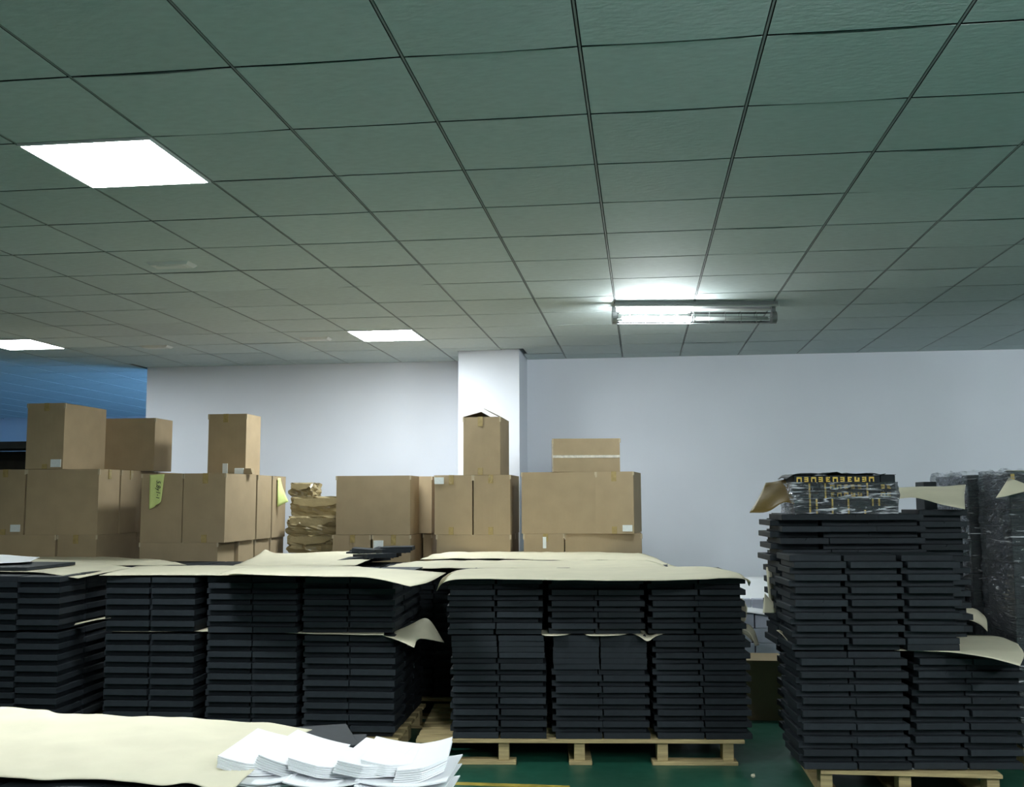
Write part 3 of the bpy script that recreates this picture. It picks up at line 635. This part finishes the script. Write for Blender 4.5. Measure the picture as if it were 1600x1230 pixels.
# interleaving sheets
sheet([[(160, 984), (185, 987), (260, 987), (320, 987), (420, 988), (470, 990), (560, 992), (600, 993)], [(175, 978), (200, 979), (260, 979), (330, 980), (420, 980), (480, 982), (560, 983), (600, 984)]],
      'kraft interleaf edge between the two tiers of the left pallet', z=.7255, group='kraft interleaf sheets between tiers', amp=.003, seed=10, nu=60, nv=4)
sheet([[(598, 993, None, 5.82), (622, 1001, None, 5.74), (647, 1012, None, 5.68)], [(604, 991, None, 5.98), (636, 988, None, 5.92), (656, 998, None, 5.84)], [(640, 978, None, 6.2), (668, 967, None, 6.15), (694, 1004, None, 6.0)]],
      'curled kraft corner hanging into the dark gap beside the left pallet', group='kraft interleaf sheets between tiers', amp=.002, seed=11, nu=14, nv=14)
sheet([[(116, 977, None, 5.75), (145, 970, None, 5.75), (173, 966, None, 5.75)], [(118, 974, None, 5.95), (145, 968, None, 5.95), (176, 961, None, 5.95)]], 'thin kraft strip slanting between the two left pallets', group='kraft interleaf sheets between tiers', amp=.001, seed=12, nu=10, nv=4)
sheet([[(705, 988), (780, 988), (835, 988), (852, 993.5), (880, 993), (905, 988), (922, 993.5), (965, 993), (985, 990), (998, 994), (1012, 1002, .70), (1026, 994), (1050, 989), (1110, 989), (1155, 988), (1178, 1004, .66)],
       [(720, 983), (780, 983), (835, 983), (852, 983), (880, 983), (905, 983), (922, 983), (965, 983), (985, 983), (998, 983), (1012, 983), (1026, 983), (1050, 983), (1110, 983), (1150, 982), (1176, 990, .69)]],
      'kraft interleaf edge between the two tiers of the middle pallet', z=.7195, group='kraft interleaf sheets between tiers', amp=.001, seed=13, nu=70, nv=4)
sheet([[(1150, 938, None, 6.3), (1160, 936, None, 6.25), (1168, 950, None, 6.2)], [(1150, 972, None, 6.3), (1158, 975, None, 6.25), (1165, 970, None, 6.2)]], 'dark kraft edge sticking out right of the middle pallet upper tier', group='kraft scraps beside the stacks', amp=.003, seed=14, nu=8, nv=8)
sheet([[(1148, 984, None, 6.2), (1166, 975, None, 6.2), (1178, 984, None, 6.2), (1186, 1008, None, 6.2)], [(1148, 990, None, 6.1), (1162, 984, None, 6.1), (1173, 992, None, 6.1), (1180, 1010, None, 6.1)]], 'curled kraft strip bending down right of the middle pallet', group='kraft scraps beside the stacks', amp=.002, seed=15, nu=14, nv=6)
# scraps on the left side of the right-hand stacks
for k, (nt, lb) in enumerate((([[(1197, 886, None, 5.9), (1217, 888, None, 5.9)], [(1199, 912, None, 5.85), (1216, 914, None, 5.9)], [(1202, 942, None, 5.85), (1219, 943, None, 5.9)]], 'tall olive kraft flap standing at the left of the right-hand stacks'),
                           ([[(1192, 958, None, 5.75), (1222, 958, None, 5.8)], [(1193, 944, None, 5.75), (1221, 948, None, 5.8)], [(1195, 927, None, 5.75), (1204, 938, None, 5.8)]], 'folded kraft flap below the tall flap, left of right-hand stacks'),
                           ([[(1213, 985, None, 5.7), (1228, 984, None, 5.8)], [(1222, 992, None, 5.6), (1229, 993, None, 5.7)], [(1231, 1002, None, 5.5), (1233, 1000, None, 5.6)]], 'small pale paper tip at the left of the right-hand stacks'))):
    sheet(nt, lb, group='kraft scraps beside the stacks', amp=.002, seed=16 + k, nu=8, nv=10)
sheet([[(1198, 888, .99), (1217, 887, .99)], [(1196, 881, .99), (1216, 881, .99)]], 'pale folded top of the tall kraft flap', group='kraft scraps beside the stacks', amp=.001, seed=20, nu=4, nv=4)
sheet([[(1197, 937, .83), (1224, 947, .82), (1232, 953, .81)], [(1197, 935, .83), (1218, 936, .83), (1226, 944, .82)]], 'pale triangular paper fold over the lower kraft flap', group='kraft scraps beside the stacks', amp=.001, seed=21, nu=8, nv=4)
# sheet between tiers of the right-hand stacks and the smaller one above it
sheet([[(1398, 1016.5, .7262), (1450, 1018, .7262), (1490, 1020, .727), (1540, 1027, .7275), (1594, 1041, .70)], [(1405, 1003, .727), (1450, 1004, .727), (1490, 1005, .727), (1545, 1010, .728), (1600, 1022, .715)],
       [(1415, 992, .727), (1450, 992, .727), (1500, 992, .727), (1555, 994, .728), (1590, 1006, .724)]], 'large kraft sheet over the lower right columns, right edge drooping', group=KG, seed=22, amp=.002)
sheet([[(1484, 968, .80), (1510, 968, .80), (1530, 975, .785), (1543, 987, .76)], [(1486, 958, .82), (1512, 955, .825), (1530, 958, .82), (1542, 970, .79)], [(1488, 952, .83), (1510, 950, .835), (1525, 952, .83), (1538, 962, .81)]], 'small kraft sheet curving out above the large right sheet', group=KG, seed=23, amp=.002, nu=16)
# white card under the lower right columns
q0, q1 = onz(1408, 1202, .144), onz(1570, 1200, .144)
sheet([[(1408, 1202.5), (1500, 1201.5), (1570, 1201)], [(1412, 1185), (1500, 1185), (1560, 1185)]], 'thin white card under the lower right columns on the pallet', z=.1445, group='white sheets', material='white', seed=24, amp=.0005, name='white_sheet')
# kraft sheets on top of the right-hand stacks
sheet([[(1171, 801, None, 5.70), (1200, 799, None, 5.72), (1225, 785, None, 5.74), (1246, 790, None, 5.76)], [(1185, 778, None, 5.85), (1205, 773, None, 5.85), (1230, 770, None, 5.86), (1248, 768, None, 5.86)],
       [(1196, 755, None, 5.98), (1210, 753, None, 6.0), (1235, 747, None, 6.0), (1250, 744, None, 6.0)]], 'brown kraft sheet jutting out left of the wrapped bundle', group=KG, seed=25, amp=.004, nu=16, material='backlitkraft')
sheet([[(1402, 780, None, 6.0), (1430, 778, None, 5.95), (1470, 788, None, 5.88), (1508, 796, None, 5.85)], [(1402, 768, None, 6.2), (1430, 765, None, 6.15), (1470, 768, None, 6.1), (1507, 775, None, 6.05)],
       [(1402, 762, None, 6.45), (1440, 761, None, 6.4), (1475, 760, None, 6.4), (1509, 758, None, 6.35)]], 'kraft sheet bent over the shaded column right of the wrapped bundle', group=KG, seed=26, amp=.003, nu=20)
for x0, x1, y0, lb in ((1443, 1463, 753, 'small black box end behind the bent kraft sheet'), (1501, 1511, 748, 'small black box end beside the wrapped tall stack')):
    q0, q1 = onY(x0, y0, 6.75), onY(x1, y0, 6.75)
    tag(MB().box(0, q1.x - q0.x, 0, .2, 1.0, q0.z, c=.002).build('black_box', M['black'], loc=(q0.x, 6.75, 0)), lb, 'box')
tag(MB().box(1.50, 1.97, 6.72, 7.0, 0, .999).build('black_crate', M['black']), 'dark crate hidden behind the right-hand stacks', 'crate')

# ------------------------------------------------------------------ stretch-wrapped goods
def film_shell(x0, x1, y0, y1, z0, z1, parent, seed, amp=.010, nseg=40, flare=0, fm='film'):
    b = MB(); P = []
    per = []
    for (ax, ay), (bx, by) in (((x0, y0), (x1, y0)), ((x1, y0), (x1, y1)), ((x1, y1), (x0, y1)), ((x0, y1), (x0, y0))):
        n = max(4, int(nseg * (abs(bx - ax) + abs(by - ay)) / 2))
        for k in range(n): per.append((ax + (bx - ax) * k / n, ay + (by - ay) * k / n, (0, -1) if ay == by == y0 else (1, 0) if ax == bx == x1 else (0, 1) if ay == by else (-1, 0)))
    per.append(per[0]); nzv = max(6, int((z1 - z0) * nseg))
    for j in range(nzv + 1):
        z = z0 + (z1 - z0) * j / nzv; row = []
        for x, y, nn in per:
            e = amp * (.7 + nz(x * 5 + seed + z * 4, y * 7, z * 24 + x * 7) + .6 * nz(x * 9 + z * 14, y * 14, seed + z * 38))
            row.append((x + nn[0] * e, y + nn[1] * e, z + flare * (j == nzv) * (.5 + nz(x * 22, y * 22, seed))))
        P.append(row)
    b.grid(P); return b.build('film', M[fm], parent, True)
# bundle on top of the rear tier
bp = Vector(onY(1243, 800, 5.72)); bz = .709 + nb * BH
t = empty('wrapped_bundle', (bp.x, 5.74, bz), math.radians(3), 'stretch-wrapped bundle of black boxes with gold prints atop the right stacks', 'bundle')
rowh = .0425; bw = .545
rows = [[0, .06, .215, .335, .54], [0, .06, .215, .335, .54], [0, .125, .335, .42, .54], [0, .125, .335, .42, .54]]
for j in range(5):
    xs = [0, .095, .19, .285, .38, .465, .545] if j % 2 == 0 else [0, .14, .28, .41, .545]
    for a_, c2 in zip(xs[:-1], xs[1:]):
        MB().box(a_ + .0015, c2 - .0015, rb.uniform(0, .008) - (.0), .30, j * rowh + .001, (j + 1) * rowh - .001, c=.002).build('box', M['black'], t)
MB().box(.50, .548, .0, .2, 5 * rowh, 5 * rowh + .002).build('box', M['black'], t)
# glyph-like gold emblems: rotated bracket marks
def emblem(x, z, k, s=.0135):
    g = MB(); t_ = s * .42
    if k % 4 == 0: parts = ((-s, s, .3 * s, s), (-s, -s + t_, -s, s), (s - t_, s, -s, s))
    elif k % 4 == 1: parts = ((-.8 * s, .8 * s, .55 * s, s), (-.8 * s, .8 * s, -.2 * s, .25 * s), (-.8 * s, .8 * s, -s, -.55 * s), (.3 * s, .8 * s, -s, s))
    elif k % 4 == 2: parts = ((-.8 * s, -.2 * s, -s, s), (-.8 * s, .8 * s, .55 * s, s), (-.8 * s, .8 * s, -s, -.55 * s), (-.8 * s, .5 * s, -.2 * s, .2 * s))
    else: parts = ((-s, s, -s, -.3 * s), (-s, -.3 * s, -s, s), (.3 * s, s, -s, .7 * s))
    for q in parts: g.box(x + q[0], x + q[1], -.0035, .004, z + q[2], z + q[3])
    g.build('gold_emblem', M['gold'], t)
for k in range(11): emblem(.028 + k * .0388, 4.45 * rowh, [0, 1, 0, 1, 2, 0, 1, 2, 3, 1, 0][k])
for k in range(5):
    emblem(.205 + k * .0365, 3.5 * rowh, [0, 0, 2, 1, 1][k], .0115); emblem(.205 + k * .0365, 2.5 * rowh, [2, 0, 0, 3, 3][k], .0115)
for k in range(2): emblem(.475 + k * .032, 3.5 * rowh, 1 + k, .0115); emblem(.475 + k * .032, 2.5 * rowh, 2 * k, .0115)
for x, j0, j1 in ((.082, 0, 4), (.167, 2, 4), (.118, 0, 2), (.202, 0, 2), (.288, 0, 2), (.392, 2, 4), (.418, 1, 2), (.452, 1, 2), (.376, 0, .6)):
    for j in range(int(math.ceil(j1 - j0))):
        MB().box(x - .0042, x + .0042, -.0035, .004, (j0 + j) * rowh + .002, min(j0 + j + 1, j1 if j1 > 1 else 9) * rowh - .002 if j1 != .6 else .022).build('gold_stripe', M['gold'], t)
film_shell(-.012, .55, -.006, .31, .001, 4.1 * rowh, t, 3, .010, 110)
# dark paper over the bundle
P = [[(-.03 + .52 * i / 20, -.012 + .32 * j / 6, 5 * rowh + .004 + .012 * nz(i * .35, j * .4, 2) + (.006 if i in (8, 9, 10) else 0) - (.02 if i == 0 else 0)) for j in range(7)] for i in range(21)]
o = MB().grid(P).build('cover_paper', M['black'], t, True); o.modifiers.new('s', 'SOLIDIFY').thickness = .003

def wrapped_stack(x0, x1, y0, y1, z1, label, stripes, seed):
    t = empty('wrapped_stack', (x0, y0, 0), 0, label, 'wrapped pallet', 'tall stretch-wrapped stacks')
    W, D = x1 - x0, y1 - y0
    for k in range(3): MB().box(0, W, k * (D - .12) / 2, k * (D - .12) / 2 + .12, .1, .12).build('deck_board', M['wood'], t)
    for k in (0.04, W / 2, W - .04): MB().box(k - .04, k + .04, 0, D, 0, .1).build('stringer', M['wood'], t)
    h = .095; n = int((z1 - .12) / h); h = (z1 - .12) / n
    for k in range(n):
        m_ = max(1, round(W / .26))
        for i in range(m_):
            MB().box(i * W / m_ + .002, (i + 1) * W / m_ - .002, rb.uniform(0, .015), D - .004, .12 + k * h + .0015, .12 + (k + 1) * h - .0015, c=.003).build('box', M['black'], t)
    for x, k in stripes: MB().box(x - .009, x + .009, -.006, .02, .12 + k * h + .004, .12 + (k + 1) * h - .004).build('gold_stripe', M['gold'], t)
    film_shell(-.015, W + .015, -.02, D + .015, .14, z1 + .012, t, seed, .014, 60, flare=.02, fm='fewglintfilm')
    return t, n, h
pa = onY(1512, 740, 6.6); pa1 = onY(1566, 740, 6.6)
t1, n1, h1 = wrapped_stack(pa.x, pa.x + .42, 6.6, 7.3, 1.635, 'tall stretch-wrapped black stack behind, with bright film glints', [(.165, 14)], 5)
pb = onY(1566, 738, 6.15)
t2, n2, h2 = wrapped_stack(pb.x + .0, pb.x + .75, 6.05, 6.5, 1.632, 'tall stretch-wrapped dark stack cut by the right frame edge', [(.10, 14), (.02, 14)], 9)
sheet([[(1556, 778, None, 5.97), (1575, 775, None, 5.95), (1602, 768, None, 5.95)], [(1568, 760, None, 6.02), (1582, 758, None, 6.0), (1610, 762, None, 6.0)], [(1576, 747, None, 6.03), (1586, 750, None, 6.02), (1612, 760, None, 6.02)]],
      'kraft flap hanging on the wrapped stack at the right edge', group=KG, seed=27, amp=.003, nu=10)
sheet([[(1572, 740, 1.66), (1600, 740, 1.66), (1650, 741, 1.66)], [(1572, 735, 1.672), (1600, 735.5, 1.672), (1650, 736, 1.672)]], 'kraft sheet on top of the right-edge wrapped stack', group=KG, seed=28, amp=.001, nu=8, nv=4)

# ------------------------------------------------------------------ goods in the aisle gap behind the middle pallet
px_ = onY(1150, 965, 8.4); px1 = onY(1212, 965, 8.4)
k = 0
for j in range(5):
    for i in range(2):
        z = .12 + j * .115
        x0 = px_.x - .12 + i * .25 + (.02 if j % 2 else 0)
        o = MB().box(0, .24, 0, .35, 0, .113, c=.003).build('pale_box', M['pale'], loc=(x0, 8.4, z))
        tag(o, f'pale lilac box, {["floor-level", "second", "third", "fourth", "topmost"][j]} row, {["left", "right"][i]} one, in the aisle gap', 'box', 'pale boxes in the aisle gap')
t = empty('wooden_pallet', (px_.x + .1, 8.55, 0), 0, 'wooden pallet under the pale boxes in the aisle gap', 'pallet', 'wooden pallets under the black boxes')
for q in (-.2, -.05, .1): MB().box(-.28, .4, q, q + .1, .1, .12).build('deck_board', M['wood'], t)
for q in (-.24, .06, .36): MB().box(q - .04, q + .04, -.2, .2, 0, .1).build('stringer', M['wood'], t)
sheet([[(1140, 955, None, 8.36), (1175, 958, None, 8.36), (1207, 962, None, 8.36)], [(1140, 930, None, 8.5), (1175, 932, None, 8.5), (1209, 935, None, 8.5)], [(1140, 902, None, 8.8), (1175, 901, None, 8.8), (1214, 903, None, 8.8)]],
      'white sheet sloping over the pale boxes in the aisle gap', material='white', name='white_sheet', group='white sheets', seed=30, amp=.006, nu=14)
pk = onY(1166, 1032, 7.2); pk1 = onY(1216, 1030, 7.2)
tt = carton(pk.x - .15, pk1.x + .05, 7.2, .35, .001, pk.z, 'olive-brown carton low in the dark gap between the stacks', rot=2, tape='', group='cartons on the floor')
# pebble of paper
p = onz(1177, 1212, .012)
bm = bmesh.new(); bmesh.ops.create_icosphere(bm, subdivisions=2, radius=.013)
for v in bm.verts: v.co *= 1 + .35 * noise.noise(v.co * 120); v.co.z *= .85
me = bpy.data.meshes.new('paper_scrap'); bm.to_mesh(me); bm.free(); me.materials.append(M['kraft'])
tag(inst('paper_scrap', me, None, (p.x, p.y, .0115)), 'tiny pale paper ball on the green floor', 'scrap')
# dark rack in the blue hall
q = onY(20, 690, 12.2)
t = empty('storage_rack', (q.x - 1.1, 12.2, 0), 0, 'dark brown rack in the blue hall behind the far-left cartons', 'rack')
for x in (-1.2, 1.35): MB().box(x, x + .08, 0, .6, 0, q.z - .03).build('post', M['rack'], t)
for k in range(5): MB().box(-1.2, 1.43, 0, .6, .25 + k * .48, .29 + k * .48 if k < 4 else q.z).build('shelf', M['rack'], t)
MB().box(-1.2, 1.43, .56, .6, 0, q.z - .1).build('back_panel', M['rack'], t)

# ------------------------------------------------------------------ foreground kraft sheet and white leaflets
FZ = .792
sheet([[(-140, 1219), (0, 1218), (60, 1219), (110, 1217), (150, 1216, FZ + .004), (200, 1222), (250, 1226, FZ - .004), (300, 1222), (352, 1246, FZ - .02)],
       [(-140, 1185), (0, 1185), (60, 1184), (110, 1185), (160, 1185), (220, 1186), (280, 1188), (330, 1192), (362, 1199), (394, 1206)],
       [(-140, 1145), (0, 1146), (60, 1146), (110, 1148), (160, 1149), (220, 1150), (280, 1152), (340, 1157), (392, 1163), (437, 1170)],
       [(-140, 1105), (0, 1106), (66, 1108, FZ + .012), (92, 1114), (150, 1118), (210, 1119.5, FZ + .006), (270, 1120, FZ + .006), (340, 1124), (420, 1131), (488, 1139)]],
      'large kraft sheet over the foreground boxes at lower left', z=FZ, group=KG, seed=40, amp=.009, freq=4.2, nu=80, nv=36)
def leaflet_mesh(w_, d_, ch, bend):
    # card with chamfered front right corner, gently bent; origin front-left bottom
    P = []; nu_, nv_ = 8, 4
    for i in range(nu_ + 1):
        u = i / nu_; row = []
        for j in range(nv_ + 1):
            v = j / nv_; x = w_ * u; yfront = ch * max(0, (u - .55) / .45)
            row.append((x, yfront + (d_ - yfront) * v, bend * (u - .5) ** 2 * 4))
        P.append(row)
    b = MB().grid(P); n = len(b.v)
    b.v += [(x, y, z - .0034) for x, y, z in b.v]; b.f += [tuple(i + n for i in reversed(f)) for f in list(b.f)]
    edge = [i * (nv_ + 1) for i in range(nu_ + 1)] + [nu_ * (nv_ + 1) + j for j in range(1, nv_ + 1)] + [i * (nv_ + 1) + nv_ for i in range(nu_ - 1, -1, -1)] + [j for j in range(nv_ - 1, 0, -1)]
    for k in range(len(edge)): a_, c2 = edge[k], edge[(k + 1) % len(edge)]; b.f.append((a_, a_ + n, c2 + n, c2))
    return b.mesh('leaflet', M['white'])
LG = 'bundles of white leaflets in the foreground'
SZ = .80
# bottom pile of leaflets with layered upper courses
b0 = onz(350, 1222, .775); b1 = onz(688, 1222, .775)
pw = b1.x - b0.x
t = empty('leaflet_pile', (b0.x, b0.y, 0), math.radians(1), 'broad pile of bluish white leaflets beneath the fanned bundles', 'paper stack', LG)
pl = MB(); z = .14; rr = random.Random(5)
while z < .70:
    pl.box(rr.uniform(-.01, .01), pw + rr.uniform(-.01, .01), rr.uniform(-.01, .012), .30, z, z + .007); z += .0085
tag(pl.build('sheet_layers', M['white'], t), kind='stuff')
bend_me = [leaflet_mesh(pw * f, .29, .02, .012) for f in (.30, .36, .42)]
z = .702; k = 0
while z < .775:
    x = rr.uniform(-.012, .012)
    for f in rr.sample([0, 1, 2], 3):
        inst('leaflet', bend_me[f], t, (min(x, pw * .62), rr.uniform(-.012, .012), z + rr.uniform(0, .003)), (0, 0, rr.uniform(-.04, .04))); x += pw * (.30, .36, .42)[f] * .92
    z += .0085
for q in (0, .1, .2): MB().box(-.02, pw + .02, q, q + .09, .11, .138).build('deck_board', M['wood'], t)
for q in (.04, pw / 2, pw - .04): MB().box(q - .04, q + .04, 0, .29, 0, .11).build('stringer', M['wood'], t)
bl = [('leftmost bundle of fanned white leaflets, left end raised over the kraft sheet', 341, 1183, .16, .29, 10, 6, .004), ('second white leaflet bundle from left, stepped front edges', 398, 1181, .165, .27, 13, 6, .004),
      ('third white leaflet bundle from left, low at the middle', 452, 1185, .16, .20, 11, 6, .002), ('fourth white leaflet bundle from left, behind the dark stepped edge', 522, 1189, .14, .235, 7, 6, .002),
      ('fifth white leaflet bundle from left, with squared top', 566, 1188, .13, .235, 9, 6, .003), ('rightmost white leaflet bundle, tilted up at its rounded right end', 615, 1190, .132, .25, -9, 7, .005)]
for n_, (lb, px, py, lw, ld, roll, ns, bend) in enumerate(bl):
    p = onz(px, py, .825)
    t = empty('leaflet_bundle', (p.x, p.y, .0), math.radians(-3 + 2 * n_ * (n_ > 3) + (4 if n_ == 0 else 0)), lb, 'paper stack', LG)
    lm = leaflet_mesh(lw, ld, .045, bend)
    hz = .822 if roll > 0 else .796
    for k in range(ns):
        inst('leaflet', lm, t, (.0012 * k * (1 if n_ % 2 else -1) + rr.uniform(-.001, .001), -.0034 * (ns - k) + rr.uniform(-.001, .001) + .012, hz - .0046 * (ns - 1 - k)), (math.radians(1.5), math.radians(roll), rr.uniform(-.012, .012)))
print('boxes', NBOX, 'tiles', count)
